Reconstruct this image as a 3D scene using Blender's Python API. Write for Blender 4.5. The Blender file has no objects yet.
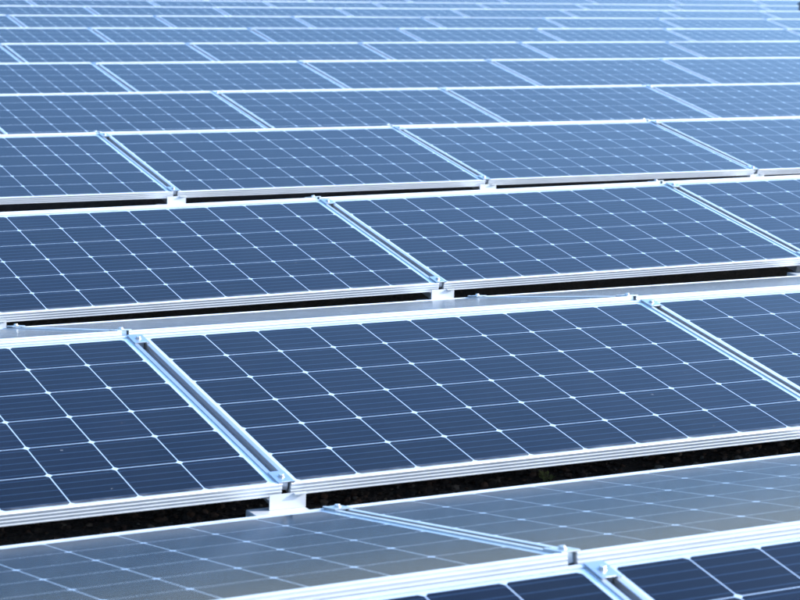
import bpy, bmesh, math, random
from mathutils import Vector, Matrix

random.seed(7)
SC = bpy.context.scene
COL = SC.collection

# ------------------------------------------------------------------ camera
FPX, CAM = 2126.53, Vector((-2.03142, -2.99128, 1.10707))
YAW, PITCH, ROLL = 0.49381, 0.17667, 0.02768
_cy, _sy = math.cos(YAW), math.sin(YAW)
FWD = Vector((_sy * math.cos(PITCH), _cy * math.cos(PITCH), -math.sin(PITCH)))
_rg = Vector((_cy, -_sy, 0)); _up = _rg.cross(FWD)
RGT = math.cos(ROLL) * _rg + math.sin(ROLL) * _up
UPV = -math.sin(ROLL) * _rg + math.cos(ROLL) * _up
cam_data = bpy.data.cameras.new('camera')
cam = bpy.data.objects.new('camera', cam_data); COL.objects.link(cam)
M = Matrix.Identity(4)
for i in range(3):
    M[i][0], M[i][1], M[i][2], M[i][3] = RGT[i], UPV[i], -FWD[i], CAM[i]
cam.matrix_world = M
cam_data.sensor_width = 36.0
cam_data.lens = FPX / 800.0 * 36.0
cam_data.clip_start, cam_data.clip_end = 0.05, 2000.0
cam_data.dof.use_dof = True
cam_data.dof.focus_distance = 6.4
cam_data.dof.aperture_fstop = 9.5
SC.camera = cam

def project(p):
    d = Vector(p) - CAM
    w = d.dot(FWD)
    return (400 + FPX * d.dot(RGT) / w, 300 - FPX * d.dot(UPV) / w) if w > 0.1 else (-9999, -9999)

def ray_to_z(px, py, z):
    d = FWD + RGT * ((px - 400) / FPX) - UPV * ((py - 300) / FPX)
    return CAM + d * ((z - CAM.z) / d.z)

# ------------------------------------------------------------------ light
SUN = Vector((0.868, -0.265, 0.42)).normalized()
world = bpy.data.worlds.new('World'); SC.world = world; world.use_nodes = True
wn = world.node_tree; wn.nodes.clear()
sky = wn.nodes.new('ShaderNodeTexSky'); sky.sky_type = 'NISHITA'; sky.sun_disc = False
sky.sun_elevation = math.asin(SUN.z); sky.sun_rotation = math.atan2(SUN.x, SUN.y)
sky.air_density, sky.dust_density, sky.ozone_density = 1.38, 2.3, 7.4
bg = wn.nodes.new('ShaderNodeBackground'); bg.inputs['Strength'].default_value = 0.15
wo = wn.nodes.new('ShaderNodeOutputWorld')
wn.links.new(sky.outputs[0], bg.inputs[0]); wn.links.new(bg.outputs[0], wo.inputs[0])
sl = bpy.data.lights.new('sun', 'SUN'); sl.energy = 2.4; sl.angle = math.radians(0.53); sl.color = (1.0, 0.985, 0.965)
sun = bpy.data.objects.new('sun', sl); COL.objects.link(sun)
sun.rotation_euler = SUN.to_track_quat('Z', 'Y').to_euler()
sun.location = (5, -5, 12)
SC.view_settings.view_transform = 'Standard'; SC.view_settings.look = 'None'
SC.view_settings.exposure = 2.5; SC.view_settings.gamma = 1.0
SC.view_settings.use_curve_mapping = False

# ------------------------------------------------------------------ materials
def mat(name):
    m = bpy.data.materials.new(name); m.use_nodes = True
    nt = m.node_tree; nt.nodes.clear()
    out = nt.nodes.new('ShaderNodeOutputMaterial')
    return m, nt, out

def N(nt, kind, **kw):
    n = nt.nodes.new('ShaderNode' + kind)
    for k, v in kw.items():
        if k in n.inputs: n.inputs[k].default_value = v
        else: setattr(n, k, v)
    return n

def math_node(nt, op, a, b=None):
    n = nt.nodes.new('ShaderNodeMath'); n.operation = op
    for i, v in enumerate((a, b)):
        if v is None: continue
        if isinstance(v, (int, float)): n.inputs[i].default_value = v
        else: nt.links.new(v, n.inputs[i])
    return n.outputs[0]

def aluminium(name, grain, base=(0.49, 0.50, 0.51), rough=0.42, metallic=0.50, aniso=0.7):
    m, nt, out = mat(name)
    b = N(nt, 'BsdfPrincipled')
    b.inputs['Metallic'].default_value = metallic
    b.inputs['Anisotropic'].default_value = aniso if grain else 0.0
    if grain:
        t = N(nt, 'CombineXYZ')
        for i in range(3): t.inputs[i].default_value = grain[i]
        nt.links.new(t.outputs[0], b.inputs['Tangent'])
    tc = N(nt, 'TexCoord')
    mp = N(nt, 'Mapping')
    s = [400, 400, 400]
    if grain:
        s[0 if abs(grain[0]) > 0.5 else 1] = 6
    mp.inputs['Scale'].default_value = s
    nz = N(nt, 'TexNoise'); nz.inputs['Scale'].default_value = 1.0; nz.inputs['Detail'].default_value = 3
    nt.links.new(tc.outputs['Object'], mp.inputs[0]); nt.links.new(mp.outputs[0], nz.inputs['Vector'])
    dn = N(nt, 'TexNoise'); dn.inputs['Scale'].default_value = 7.0; dn.inputs['Detail'].default_value = 6
    nt.links.new(tc.outputs['Object'], dn.inputs['Vector'])
    rr = N(nt, 'MapRange'); rr.inputs['To Min'].default_value = rough - 0.08; rr.inputs['To Max'].default_value = rough + 0.10
    nt.links.new(nz.outputs['Fac'], rr.inputs['Value']); nt.links.new(rr.outputs[0], b.inputs['Roughness'])
    cr = N(nt, 'ValToRGB')
    cr.color_ramp.elements[0].position = 0.30; cr.color_ramp.elements[0].color = (*[c * 0.90 for c in base], 1)
    cr.color_ramp.elements[1].position = 0.60; cr.color_ramp.elements[1].color = (*base, 1)
    nt.links.new(dn.outputs['Fac'], cr.inputs[0]); nt.links.new(cr.outputs[0], b.inputs['Base Color'])
    nt.links.new(b.outputs[0], out.inputs[0])
    return m

def cell_material(name, sheet):
    m, nt, out = mat(name)
    b = N(nt, 'BsdfPrincipled'); b.inputs['Roughness'].default_value = 0.45
    b.inputs['Specular IOR Level'].default_value = 0.0
    tc = N(nt, 'TexCoord'); sp = N(nt, 'SeparateXYZ'); nt.links.new(tc.outputs['Object'], sp.inputs[0])
    y5 = math_node(nt, 'MULTIPLY', math_node(nt, 'ADD', math_node(nt, 'DIVIDE', sp.outputs['Y'], 0.159), 100.5 if not sheet else 100.0), 5.0)
    d = math_node(nt, 'ABSOLUTE', math_node(nt, 'SUBTRACT', math_node(nt, 'FRACT', y5), 0.5))
    bus = math_node(nt, 'LESS_THAN', d, 0.0011 / (0.159 / 5))
    if sheet:
        fl = N(nt, 'VectorMath', operation='FLOOR'); sc = N(nt, 'VectorMath', operation='SCALE'); sc.inputs['Scale'].default_value = 1 / 0.159
        nt.links.new(tc.outputs['Object'], sc.inputs[0]); nt.links.new(sc.outputs[0], fl.inputs[0])
        wn_ = N(nt, 'TexWhiteNoise'); wn_.noise_dimensions = '2D'; nt.links.new(fl.outputs[0], wn_.inputs['Vector'])
        rnd = wn_.outputs['Value']
    else:
        oi = N(nt, 'ObjectInfo'); rnd = oi.outputs['Random']
    nz = N(nt, 'TexNoise'); nz.inputs['Scale'].default_value = 18.0; nt.links.new(tc.outputs['Object'], nz.inputs['Vector'])
    mix = math_node(nt, 'ADD', math_node(nt, 'MULTIPLY', rnd, 0.7), math_node(nt, 'MULTIPLY', nz.outputs['Fac'], 0.3))
    cr = N(nt, 'ValToRGB')
    cr.color_ramp.elements[0].position = 0.1; cr.color_ramp.elements[0].color = (0.0003, 0.0012, 0.0075, 1)
    cr.color_ramp.elements[1].position = 0.9; cr.color_ramp.elements[1].color = (0.0008, 0.0024, 0.0120, 1)
    nt.links.new(mix, cr.inputs[0])
    mc = N(nt, 'MixRGB'); mc.inputs['Color2'].default_value = (0.04, 0.07, 0.12, 1)
    nt.links.new(bus, mc.inputs[0]); nt.links.new(cr.outputs[0], mc.inputs['Color1'])
    nt.links.new(mc.outputs[0], b.inputs['Base Color'])
    nt.links.new(b.outputs[0], out.inputs[0])
    return m

def glass_material():
    m, nt, out = mat('tempered_glass')
    fr = N(nt, 'Fresnel'); fr.inputs['IOR'].default_value = 1.17
    tr = N(nt, 'BsdfTransparent'); tr.inputs[0].default_value = (0.97, 0.985, 0.98, 1)
    gl = N(nt, 'BsdfGlossy'); gl.inputs['Roughness'].default_value = 0.13
    mx = N(nt, 'MixShader')
    nt.links.new(math_node(nt, 'MINIMUM', fr.outputs[0], 0.85), mx.inputs[0]); nt.links.new(tr.outputs[0], mx.inputs[1]); nt.links.new(gl.outputs[0], mx.inputs[2])
    # thin uneven film of dust
    tc = N(nt, 'TexCoord')
    nz = N(nt, 'TexNoise'); nz.inputs['Scale'].default_value = 5.0; nz.inputs['Detail'].default_value = 8; nz.inputs['Roughness'].default_value = 0.65
    nt.links.new(tc.outputs['Object'], nz.inputs['Vector'])
    # rain washes dust down to the lower frame bar
    sp = N(nt, 'SeparateXYZ'); nt.links.new(tc.outputs['Object'], sp.inputs[0])
    lo = N(nt, 'MapRange'); lo.inputs['From Min'].default_value = -0.462; lo.inputs['From Max'].default_value = -0.487
    lo.inputs['To Min'].default_value = 0.0; lo.inputs['To Max'].default_value = 0.5
    nt.links.new(sp.outputs['Y'], lo.inputs['Value'])
    n2 = N(nt, 'TexNoise'); n2.inputs['Scale'].default_value = 26.0; n2.inputs['Detail'].default_value = 5
    nt.links.new(tc.outputs['Object'], n2.inputs['Vector'])
    edge = math_node(nt, 'MULTIPLY', lo.outputs[0], math_node(nt, 'MULTIPLY', n2.outputs['Fac'], n2.outputs['Fac']))
    rg = N(nt, 'MapRange'); rg.inputs['From Min'].default_value = 0.35; rg.inputs['From Max'].default_value = 0.75
    rg.inputs['To Min'].default_value = 0.0003; rg.inputs['To Max'].default_value = 0.0018
    nt.links.new(nz.outputs['Fac'], rg.inputs['Value'])
    # a film of dust covers more of the view the flatter it is looked at
    gm = N(nt, 'NewGeometry'); dt = N(nt, 'VectorMath', operation='DOT_PRODUCT')
    nt.links.new(gm.outputs['Incoming'], dt.inputs[0]); nt.links.new(gm.outputs['Normal'], dt.inputs[1])
    cosv = math_node(nt, 'MAXIMUM', math_node(nt, 'ABSOLUTE', dt.outputs['Value']), 0.05)
    film = math_node(nt, 'MINIMUM', math_node(nt, 'DIVIDE', rg.outputs[0], cosv), 0.25)
    # a few dried specks
    vo = N(nt, 'TexVoronoi'); vo.inputs['Scale'].default_value = 11.0; nt.links.new(tc.outputs['Object'], vo.inputs['Vector'])
    n3 = N(nt, 'TexNoise'); n3.inputs['Scale'].default_value = 3.1; nt.links.new(tc.outputs['Object'], n3.inputs['Vector'])
    speck = math_node(nt, 'MULTIPLY', math_node(nt, 'LESS_THAN', vo.outputs['Distance'], math_node(nt, 'MULTIPLY', math_node(nt, 'SUBTRACT', n3.outputs['Fac'], 0.45), 0.22)), 0.09)
    fac = math_node(nt, 'ADD', math_node(nt, 'ADD', film, edge), speck)
    df = N(nt, 'BsdfDiffuse'); df.inputs[0].default_value = (0.55, 0.56, 0.56, 1)
    m2 = N(nt, 'MixShader'); nt.links.new(fac, m2.inputs[0]); nt.links.new(mx.outputs[0], m2.inputs[1]); nt.links.new(df.outputs[0], m2.inputs[2])
    nt.links.new(m2.outputs[0], out.inputs[0])
    return m

def simple(name, col, rough=0.6, metallic=0.0, var=0.15, scale=20.0):
    m, nt, out = mat(name)
    b = N(nt, 'BsdfPrincipled'); b.inputs['Roughness'].default_value = rough; b.inputs['Metallic'].default_value = metallic
    tc = N(nt, 'TexCoord'); nz = N(nt, 'TexNoise'); nz.inputs['Scale'].default_value = scale; nz.inputs['Detail'].default_value = 6
    nt.links.new(tc.outputs['Object'], nz.inputs['Vector'])
    cr = N(nt, 'ValToRGB')
    cr.color_ramp.elements[0].position = 0.3; cr.color_ramp.elements[0].color = (*[c * (1 - var) for c in col], 1)
    cr.color_ramp.elements[1].position = 0.7; cr.color_ramp.elements[1].color = (*[min(1, c * (1 + var)) for c in col], 1)
    nt.links.new(nz.outputs['Fac'], cr.inputs[0]); nt.links.new(cr.outputs[0], b.inputs['Base Color'])
    nt.links.new(b.outputs[0], out.inputs[0])
    return m

def ground_material():
    m, nt, out = mat('roof_substrate')
    b = N(nt, 'BsdfPrincipled'); b.inputs['Roughness'].default_value = 0.95
    tc = N(nt, 'TexCoord')
    v = N(nt, 'TexVoronoi'); v.inputs['Scale'].default_value = 90.0
    nt.links.new(tc.outputs['Object'], v.inputs['Vector'])
    cr = N(nt, 'ValToRGB')
    cr.color_ramp.elements[0].color = (0.012, 0.010, 0.009, 1); cr.color_ramp.elements[1].color = (0.06, 0.040, 0.030, 1)
    nt.links.new(v.outputs['Color'], cr.inputs[0]); nt.links.new(cr.outputs[0], b.inputs['Base Color'])
    bp = N(nt, 'Bump'); bp.inputs['Strength'].default_value = 0.8; bp.inputs['Distance'].default_value = 0.01
    nt.links.new(v.outputs['Distance'], bp.inputs['Height']); nt.links.new(bp.outputs[0], b.inputs['Normal'])
    nt.links.new(b.outputs[0], out.inputs[0])
    return m

def gravel_material():
    m, nt, out = mat('lava_gravel')
    b = N(nt, 'BsdfPrincipled'); b.inputs['Roughness'].default_value = 0.9
    g = N(nt, 'NewGeometry')
    cr = N(nt, 'ValToRGB')
    e = cr.color_ramp.elements
    e[0].color = (0.012, 0.010, 0.009, 1); e[1].color = (0.13, 0.11, 0.09, 1)
    k = e.new(0.5); k.color = (0.035, 0.02, 0.014, 1)
    k = e.new(0.8); k.color = (0.075, 0.035, 0.02, 1)
    nt.links.new(g.outputs['Random Per Island'], cr.inputs[0]); nt.links.new(cr.outputs[0], b.inputs['Base Color'])
    nt.links.new(b.outputs[0], out.inputs[0])
    return m

ALU_X = aluminium('anodised_aluminium_lengthwise', (1, 0, 0))
ALU_Y = aluminium('anodised_aluminium_crosswise', (0, 1, 0), base=(0.40, 0.41, 0.42), rough=0.38, metallic=0.97)
ALU_P = aluminium('clamp_aluminium', None, base=(0.42, 0.43, 0.45), rough=0.33, metallic=0.97)
ALU = aluminium('mill_aluminium', None, rough=0.38)
STEEL = simple('stainless_steel', (0.42, 0.43, 0.44), 0.42, 0.9, 0.05)
CELL = cell_material('silicon_cell', False)
CELL_SHEET = cell_material('silicon_cell_sheet', True)
GLASS = glass_material()
BACK = simple('white_backsheet', (0.84, 0.85, 0.86), 0.5, 0, 0.03)
GROUND = ground_material()
GRAVEL = gravel_material()
CONCRETE = simple('pale_concrete', (0.42, 0.41, 0.42), 0.85, 0, 0.12, 3.0)
DARK = simple('dark_painted_metal', (0.03, 0.032, 0.04), 0.5, 0, 0.2)
LEAF = simple('weed_leaf', (0.13, 0.14, 0.04), 0.6, 0, 0.4, 60)

# ------------------------------------------------------------------ mesh helpers
def mesh_from(name, bm, *mats):
    me = bpy.data.meshes.new(name)
    bmesh.ops.recalc_face_normals(bm, faces=bm.faces)
    bm.to_mesh(me); bm.free()
    for m in mats: me.materials.append(m)
    return me

def box(bm, x0, x1, y0, y1, z0, z1):
    v = [bm.verts.new((x, y, z)) for z in (z0, z1) for y in (y0, y1) for x in (x0, x1)]
    for f in ((0, 2, 3, 1), (4, 5, 7, 6), (0, 1, 5, 4), (2, 6, 7, 3), (0, 4, 6, 2), (1, 3, 7, 5)):
        bm.faces.new([v[i] for i in f])

def prism(bm, prof, place, a, b):
    """extrude a closed profile between a and b; place(p, t) -> xyz"""
    A = [bm.verts.new(place(p, a)) for p in prof]
    B = [bm.verts.new(place(p, b)) for p in prof]
    n = len(prof)
    for i in range(n):
        bm.faces.new((A[i], A[(i + 1) % n], B[(i + 1) % n], B[i]))
    bm.faces.new(A); bm.faces.new(B)

def bevel(bm, w, seg=1):
    bmesh.ops.bevel(bm, geom=list(bm.edges), offset=w, segments=seg, affect='EDGES', profile=0.5)

def link(name, me, parent=None, loc=(0, 0, 0), rot=None):
    o = bpy.data.objects.new(name, me); COL.objects.link(o)
    o.parent = parent; o.location = loc
    if rot: o.rotation_euler = rot
    return o

def empty(name, loc, rot=(0, 0, 0)):
    o = bpy.data.objects.new(name, None); COL.objects.link(o)
    o.location = loc; o.rotation_euler = rot; o.empty_display_size = 0.1
    return o

def tag(o, label=None, cat=None, group=None, kind=None):
    if label: o['label'] = label
    if cat: o['category'] = cat
    if group: o['group'] = group
    if kind: o['kind'] = kind
    return o

# ------------------------------------------------------------------ dimensions (metres)
CP = 0.159                       # cell pitch
GAPM = 0.06973                   # last cell of one panel to first cell of the next
GAP = 0.0215                     # open joint between two panels
MX = (GAPM - GAP) / 2; MY = 0.0195
PL, PW = 10 * CP + 2 * MX, 6 * CP + 2 * MY
LIP, FH = 0.0115, 0.030
PITCHX = 10 * CP + GAPM
RIDGE = 0.09977                  # top cell edge to top cell edge across a ridge
# each row: x shift, ridge y, ridge z, tilt, slight turn in plan, slight fall along the row
TENTS = [
    (0.0058, 0.0812, -0.0141, 0.1724, 0.00098, 0.00031),
    (-0.0026, 2.3163, -0.0210, 0.1686, 0.00090, -0.00144),
    (0.0024, 4.5605, 0.0108, 0.1806, -0.00184, 0.00589),
    (-0.0033, 7.0696, 0.0120, 0.1720, -0.00183, -0.00024),
    (-0.0079, 9.5187, -0.0039, 0.1729, 0.00021, -0.00024),
    (0.0004, 11.7599, 0.0205, 0.1733, -0.00077, 0.00013),
    (0.0157, 14.0407, 0.0148, 0.1733, 0.00090, 0.00011),
    (-0.0000, 16.4394, 0.0074, 0.1733, -0.00072, -0.00036),
    (-0.0107, 18.9339, 0.0007, 0.1733, 0.00003, -0.00133),
    (-0.0058, 21.2122, -0.0047, 0.1733, 0.00012, -0.00126),
    (0.0060, 23.4353, -0.0224, 0.1733, -0.00008, -0.00125),
    (0.0000, 25.78, -0.0250, 0.1733, 0.00000, -0.00120),
]
SLOPE = CP * 6 + MY              # ridge-side cell edge to lower frame edge

# ------------------------------------------------------------------ panel meshes
def rib_profile():
    pts = [(0.0115, 0.0), (0.0010, 0.0), (0.0, -0.0010)]
    for z in (-0.0042, -0.0127, -0.0212):
        pts += [(0.0, z), (0.0017, z - 0.0010), (0.0017, z - 0.0058), (0.0, z - 0.0064)]
    pts += [(0.0, -FH), (0.0115, -FH)]
    return pts

PROF = rib_profile()
bm = bmesh.new(); prism(bm, PROF, lambda p, t: (t, -PW / 2 + p[0], p[1]), -PL / 2, PL / 2)
ME_LONG = mesh_from('frame_bar_long', bm, ALU_X)
bm = bmesh.new(); prism(bm, PROF, lambda p, t: (-PL / 2 + p[0], t, p[1]), -PW / 2 + LIP, PW / 2 - LIP)
ME_SIDE = mesh_from('frame_bar_short', bm, ALU_Y)
bm = bmesh.new()
x, y = PL / 2 - LIP + 0.002, PW / 2 - LIP + 0.002
vs = [bm.verts.new(c) for c in ((-x, -y, -0.0022), (x, -y, -0.0022), (x, y, -0.0022), (-x, y, -0.0022))]
bm.faces.new(vs); ME_PANE = mesh_from('glass_pane', bm, GLASS)
bm = bmesh.new(); box(bm, -x, x, -y, y, -0.0075, -0.00406); ME_BACK = mesh_from('backsheet', bm, BACK)

CS, CH = 0.1566 / 2, 0.0078
def cell_outline(cx, cy):
    a, b = CS, CS - CH
    return [(cx + dx, cy + dy) for dx, dy in ((b, -a), (a, -b), (a, b), (b, a), (-b, a), (-a, b), (-a, -b), (-b, -a))]

def add_cell(bm, cx, cy, z):
    prism(bm, cell_outline(cx, cy), lambda p, t: (p[0], p[1], t), z - 0.00004, z)

bm = bmesh.new(); add_cell(bm, 0, 0, 0); ME_CELL = mesh_from('solar_cell', bm, CELL)
bm = bmesh.new()
for i in range(10):
    for j in range(6):
        add_cell(bm, (i - 4.5) * CP, (j - 2.5) * CP, -0.0040)
ME_CELLS = mesh_from('cell_grid', bm, CELL_SHEET)

def make_panel(m, single_cells):
    root = empty('solar_panel', (0, 0, 0)); root.matrix_world = m
    link('backsheet', ME_BACK, root)
    if single_cells:
        for i in range(10):
            for j in range(6):
                link('solar_cell', ME_CELL, root, ((i - 4.5) * CP, (j - 2.5) * CP, -0.0040))
    else:
        tag(link('cell_grid', ME_CELLS, root), kind='stuff')
    link('frame_bar', ME_LONG, root); link('frame_bar', ME_LONG, root, rot=(0, 0, math.pi))
    link('frame_bar', ME_SIDE, root); link('frame_bar', ME_SIDE, root, rot=(0, 0, math.pi))
    link('glass_pane', ME_PANE, root)
    return root

ORD = ['first', 'second', 'third', 'fourth', 'fifth', 'sixth', 'seventh', 'eighth', 'ninth', 'tenth', 'eleventh', 'twelfth',
       'thirteenth', 'fourteenth', 'fifteenth', 'sixteenth']
ROWNAME = ['nearest row'] + ['%s row from bottom' % s for s in ORD[1:]]

def row_x(t): return 2.0 + 0.6 * t
ROW = []
for t, (dx, ry, rz, th, turn, fall) in enumerate(TENTS):
    ROW.append(Matrix.Translation((row_x(t) + dx, ry, rz)) @ Matrix.Rotation(math.atan(turn), 4, 'Z') @ Matrix.Rotation(-math.atan(fall), 4, 'Y'))

def slope_axes(t, side, k, xloc):
    """matrix of the slope at panel k: x along the row, y up the slope, z off the glass"""
    th = TENTS[t][3]
    s = -1 if side == 0 else 1
    c = 3 * CP
    # the cells are the measured plane; the lip of the frame lies 4 mm above it
    y = s * (RIDGE / 2 + c * math.cos(th)) + s * 0.004 * math.sin(th)
    z = -c * math.sin(th) + 0.004 * math.cos(th)
    r = Matrix.Rotation(th, 4, 'X') if side == 0 else Matrix.Rotation(math.pi, 4, 'Z') @ Matrix.Rotation(th, 4, 'X')
    return ROW[t] @ Matrix.Translation((xloc - row_x(t), y, z)) @ r

def panel_matrix(t, side, k):
    return slope_axes(t, side, k, k * PITCHX + GAPM / 2 + 5 * CP)

def joint_matrix(t, side, k):
    return slope_axes(t, side, k, k * PITCHX)

def on_panel(t, side, k, lx, ly, lz=0.0):
    """point given in panel axes (ly up the slope, lx to the right)"""
    return panel_matrix(t, side, k) @ Vector((lx if side == 0 else -lx, ly, lz))

def in_frame(t, side, k, pad=0):
    pts = [project(on_panel(t, side, k, lx * PL / 2, ly * PW / 2)) for lx in (-1, -.5, 0, .5, 1) for ly in (-1, -.5, 0, .5, 1)]
    return any(-pad <= a <= 800 + pad and -pad <= b <= 600 + pad for a, b in pts)

VIS = {}
for t in range(len(TENTS)):
    for side in (0, 1):
        VIS[t, side] = [k for k in range(-6, 26) if in_frame(t, side, k)]

GROUND_Z = -0.318

# ------------------------------------------------------------------ setting
bm = bmesh.new(); box(bm, -60, 90, -25, 120, GROUND_Z - 0.3, GROUND_Z)
roof = link('roof_ground', mesh_from('roof_ground', bm, GROUND)); tag(roof, kind='structure')

# ------------------------------------------------------------------ panels
for t in range(len(TENTS)):
    for side in (0, 1):
        vis = VIS[t, side]
        if not vis: continue
        for k in range(min(vis) - 1, max(vis) + 2):
            # no panel is clamped down perfectly flat
            jit = Matrix.Translation((random.uniform(-.0012, .0012), random.uniform(-.0008, .0008), random.uniform(-.0004, .0004))) @ Matrix.Rotation(random.gauss(0, .0016), 4, 'X') @ Matrix.Rotation(random.gauss(0, .0008), 4, 'Y')
            single = (t <= 4 and side == 0 or t == 0) and k in vis
            o = make_panel(panel_matrix(t, side, k) @ jit, single)
            if k in vis:
                n = len(vis); i = vis.index(k)
                pos = 'the only one' if n == 1 else 'leftmost' if i == 0 else 'rightmost' if i == n - 1 else '%s from left' % ORD[i]
            else:
                pos = 'past the left edge' if k < min(vis) else 'past the right edge'
            if side == 0:
                lab = 'blue solar panel facing camera, %s in the %s' % (pos, ROWNAME[t])
                grp = 'camera-facing solar panels'
            else:
                lab = 'grey-blue solar panel behind the ridge, %s in the %s' % (pos, ROWNAME[t])
                grp = 'solar panels sloping away behind the ridges'
            tag(o, lab, 'solar panel', grp)

# ------------------------------------------------------------------ clamps and mounting frames
bm = bmesh.new(); box(bm, -0.0205, 0.0205, -0.030, 0.030, 0.0003, 0.0036); bevel(bm, 0.0007)
for x0 in (-0.0205, 0.0115):
    box(bm, x0, x0 + 0.009, -0.0335, -0.0302, 0.0002, 0.0042)
box(bm, -0.008, 0.008, -0.024, 0.024, -0.020, 0.0001)
ME_PLATE = mesh_from('clamp_plate', bm, ALU_P)
RAILM = aluminium('rail_aluminium', None, base=(0.42, 0.47, 0.54), rough=0.5, metallic=0.4)
bm = bmesh.new()
bmesh.ops.create_cone(bm, cap_ends=True, segments=20, radius1=0.0088, radius2=0.0088, depth=0.0012, matrix=Matrix.Translation((0, 0, 0.0043)))
ME_WASHER = mesh_from('washer', bm, STEEL)
bm = bmesh.new()
bmesh.ops.create_cone(bm, cap_ends=True, segments=6, radius1=0.0068, radius2=0.0066, depth=0.0046, matrix=Matrix.Translation((0, 0, 0.0073)))
bevel(bm, 0.0007)
ME_BOLT = mesh_from('bolt', bm, STEEL)
RAIL_Z = -0.019
bm = bmesh.new()
prism(bm, [(-0.0100, -0.0600), (-0.0100, 0), (-0.0080, 0), (-0.0080, -0.004), (0.0080, -0.004), (0.0080, 0), (0.0100, 0), (0.0100, -0.0600)],
      lambda p, s: (p[0], s, p[1] + RAIL_Z), -PW / 2 + 0.055, PW / 2 - 0.055)
ME_RAIL = mesh_from('slope_rail', bm, RAILM)

def clamp(t, side, k, top, label):
    c = empty('panel_clamp', (0, 0, 0))
    c.matrix_world = joint_matrix(t, side, k) @ Matrix.Translation((0, (PW / 2 - 0.034) * (1 if top else -1), 0.0006))
    link('plate', ME_PLATE, c)
    bo = link('bolt', ME_BOLT, c, rot=(0, 0, random.uniform(0, 6))); link('washer', ME_WASHER, bo)
    tag(c, label, 'clamp', 'clamps holding neighbouring panels at their joint')

def mounting(t, k, label):
    base = (ROW[t] @ Vector((k * PITCHX - row_x(t), 0, 0))); rz = base.z
    O = Vector((base.x, base.y, GROUND_Z))
    root = empty('mounting_frame', O)
    for side in (0, 1):
        r = link('slope_rail', ME_RAIL, root)
        r.matrix_local = Matrix.Translation(-O) @ joint_matrix(t, side, k)
    front = joint_matrix(t, 0, k) @ Vector((0, -PW / 2, -FH)) - O
    back = joint_matrix(t, 1, k) @ Vector((0, -PW / 2, -FH)) - O
    bz = front.z - 0.028
    # base blocks standing on the roof below both ends of the joint
    for s, e in ((-1, front), (1, back)):
        a, b = (e.y - 0.125, e.y + 0.018) if s < 0 else (e.y - 0.018, e.y + 0.04)
        bm = bmesh.new(); box(bm, -0.092, 0.046, a, b, 0.0, bz); bevel(bm, 0.002)
        link('base_block', mesh_from('base_block', bm, ALU), root)
    # ridge post
    bm = bmesh.new(); box(bm, -0.02, 0.02, -0.020, 0.020, 0.0, rz - GROUND_Z - 0.05); bevel(bm, 0.0015)
    link('ridge_post', mesh_from('ridge_post', bm, ALU), root)
    # foot brackets: bent sheet gripping the lower frame bars
    for s, e in ((-1, front), (1, back)):
        bm = bmesh.new()
        y0 = e.y + s * 0.0105
        a, b = sorted((y0, y0 + s * 0.003))
        box(bm, -0.046, 0.046, a, b, bz + 0.0005, e.z + 0.0085)
        a, b = sorted((y0 - s * 0.0005, y0 - s * 0.030))
        box(bm, -0.046, 0.046, a, b, e.z - 0.0050, e.z - 0.0025)
        a, b = sorted((y0 + s * 0.0032, y0 + s * 0.012))
        box(bm, 0.014, 0.046, a, b, e.z + 0.0058, e.z + 0.0085)
        link('foot_bracket', mesh_from('foot_bracket', bm, ALU), root)
    tag(root, label, 'mounting frame', 'mounting frames below the panel joints')
    return root

for t in range(len(TENTS)):
    ks = sorted(set(VIS[t, 0]) | set(VIS[t, 1]))
    if not ks: continue
    gaps = list(range(min(ks), max(ks) + 2))
    # joints whose front slope really shows, counted from the left
    def shows(k, side):
        pts = [project(on_panel(t, side, k, -PL / 2, PW / 2 * s)) for s in (-1, -.5, 0, .5, 1)]
        return any(0 <= a <= 800 and 0 <= b <= 600 for a, b in pts)
    fv = [k for k in gaps if shows(k, 0)]
    av = [k for k in gaps if shows(k, 1)]
    for k in gaps:
        def where(vis):
            if k in vis: return '%s joint from left' % ORD[vis.index(k)]
            if not vis: return '%s hidden joint' % ORD[gaps.index(k)]
            if k < vis[0]: return '%s joint past the left edge' % ORD[vis[0] - k - 1]
            return '%s joint past the right edge' % ORD[k - vis[-1] - 1]
        posf, posa = where(fv), where(av)
        mounting(t, k, 'aluminium mounting frame under %s, %s' % (posf, ROWNAME[t]))
        if t <= 8:
            clamp(t, 0, k, True, 'bolted upper clamp of %s, %s' % (posf, ROWNAME[t]))
            clamp(t, 0, k, False, 'bolted lower clamp of %s, %s' % (posf, ROWNAME[t]))
        if t <= 3:
            clamp(t, 1, k, True, 'bolted clamp behind the ridge, %s, %s' % (posa, ROWNAME[t]))
            clamp(t, 1, k, False, 'bolted clamp below away slope, %s, %s' % (posa, ROWNAME[t]))

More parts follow.
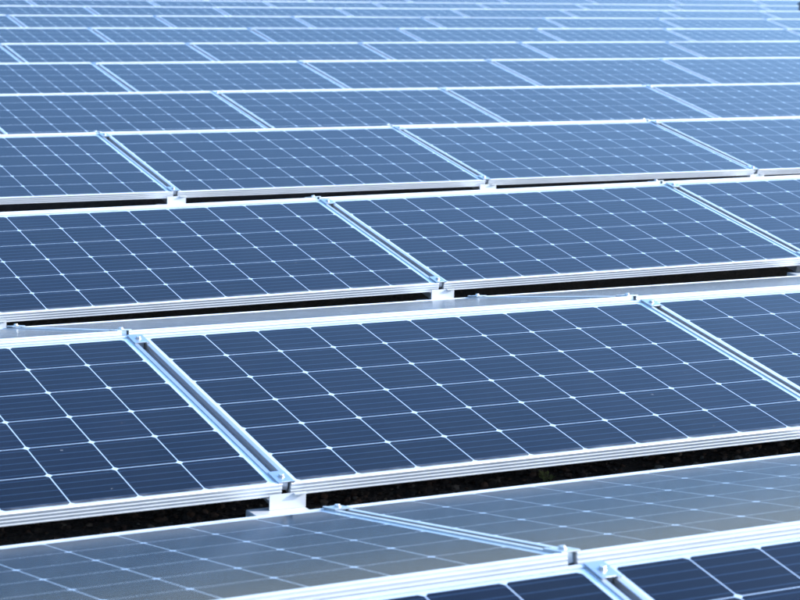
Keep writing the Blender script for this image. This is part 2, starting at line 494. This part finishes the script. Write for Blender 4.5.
# ------------------------------------------------------------------ gravel in the valleys that can be seen into
import numpy as np
def gravel_fast():
    tb = bmesh.new(); bmesh.ops.create_icosphere(tb, subdivisions=1, radius=1.0)
    V = np.array([v.co[:] for v in tb.verts]); F = [[v.index for v in f.verts] for f in tb.faces]; tb.free()
    verts, faces = [], []
    for t in (0, 1, 2):
        y0 = on_panel(t, 1, 0, 0, -PW / 2).y - 0.10
        y1 = on_panel(t + 1, 0, 0, 0, -PW / 2).y + 0.40
        xs = [on_panel(t + 1, 0, k, s * PL / 2, 0).x for k in VIS[t + 1, 0] for s in (-1, 1)]
        n = int((max(xs) - min(xs)) * 1300)
        for _ in range(n):
            x, y = random.uniform(min(xs) - .3, max(xs) + .3), random.uniform(y0, y1)
            r = random.choice((0.004, 0.005, 0.006, 0.008, 0.012))
            m = Matrix.Translation((x, y, GROUND_Z + r * 0.35)) @ Matrix.Rotation(random.uniform(0, 6.28), 4, 'Z') @ Matrix.Rotation(random.uniform(-.5, .5), 4, 'X') @ Matrix.Diagonal((r * random.uniform(.7, 1.5), r, r * random.uniform(.5, .9), 1))
            m = np.array(m); b = len(verts)
            jit = V * np.array([[random.uniform(.8, 1.15)] for _ in V])
            verts += (jit @ m[:3, :3].T + m[:3, 3]).tolist()
            faces += [[i + b for i in f] for f in F]
    me = bpy.data.meshes.new('gravel'); me.from_pydata(verts, [], faces); me.materials.append(GRAVEL)
    return me
g = link('gravel', gravel_fast())
tag(g, 'dark reddish-brown gravel on the roof between the panel rows', 'gravel', kind='stuff')

# ------------------------------------------------------------------ weed
def weed(px, py, seed, h, label):
    rnd = random.Random(seed)
    p = ray_to_z(px, py, GROUND_Z)
    y0 = on_panel(0, 1, 0, 0, -PW / 2).y; y1 = on_panel(1, 0, 0, 0, -PW / 2).y
    root = empty('weed_plant', (p.x, p.y, GROUND_Z))
    for s in range(5):
        a = rnd.uniform(0, 6.28); lean = rnd.uniform(.15, .6)
        tip = Vector((math.cos(a) * lean, math.sin(a) * lean, 1)).normalized() * h * rnd.uniform(.6, 1.1)
        bm = bmesh.new()
        q = tip.to_track_quat('Z', 'Y').to_matrix().to_4x4()
        bmesh.ops.create_cone(bm, cap_ends=True, segments=6, radius1=0.0016, radius2=0.0008, depth=tip.length, matrix=q @ Matrix.Translation((0, 0, tip.length / 2)))
        link('stem', mesh_from('stem', bm, LEAF), root)
        bm = bmesh.new()
        for i in range(8):
            f = rnd.uniform(.35, 1.0); c = tip * f; aa = rnd.uniform(0, 6.28); L = rnd.uniform(.010, .020)
            d = Vector((math.cos(aa), math.sin(aa), rnd.uniform(.1, .8))).normalized(); w = d.cross(Vector((0, 0, 1))).normalized() * L * .3
            v = [bm.verts.new(c), bm.verts.new(c + d * L * .5 + w), bm.verts.new(c + d * L), bm.verts.new(c + d * L * .5 - w)]
            bm.faces.new(v)
        link('leaves', mesh_from('leaves', bm, LEAF), root)
    tag(root, label, 'plant')

weed(546, 488, 3, 0.050, 'small green weed sprouting from the dark gap behind the nearest ridge')

# ------------------------------------------------------------------ far roof edge
ylast = TENTS[-1][1] + 2.6
bm = bmesh.new(); box(bm, -30, 60, ylast, ylast + 0.3, GROUND_Z - 0.2, GROUND_Z + 0.36)
bevel(bm, 0.01)
box(bm, -30, 60, ylast - 0.03, ylast + 0.33, GROUND_Z + 0.364, GROUND_Z + 0.40)
par = link('parapet_wall', mesh_from('parapet_wall', bm, CONCRETE))
tag(par, 'pale grey parapet wall behind the farthest panel row', 'wall')

def vent(px, py_top, y):
    d = FWD + RGT * ((px - 400) / FPX) - UPV * ((py_top - 300) / FPX)
    p = CAM + d * ((y - CAM.y) / d.y)
    root = empty('roof_vent', (p.x, p.y, GROUND_Z))
    h = p.z - GROUND_Z
    bm = bmesh.new(); bmesh.ops.create_cone(bm, cap_ends=True, segments=24, radius1=0.045, radius2=0.045, depth=h - 0.04, matrix=Matrix.Translation((0, 0, (h - 0.04) / 2)))
    link('pipe', mesh_from('pipe', bm, DARK), root)
    bm = bmesh.new(); bmesh.ops.create_cone(bm, cap_ends=True, segments=24, radius1=0.075, radius2=0.05, depth=0.05, matrix=Matrix.Translation((0, 0, h - 0.012)))
    link('cap', mesh_from('cap', bm, DARK), root)
    tag(root, 'dark vent pipe among the far rows at the top right corner', 'vent pipe')
vent(802, 2.5, (TENTS[9][1] + TENTS[10][1]) / 2 + 0.02)
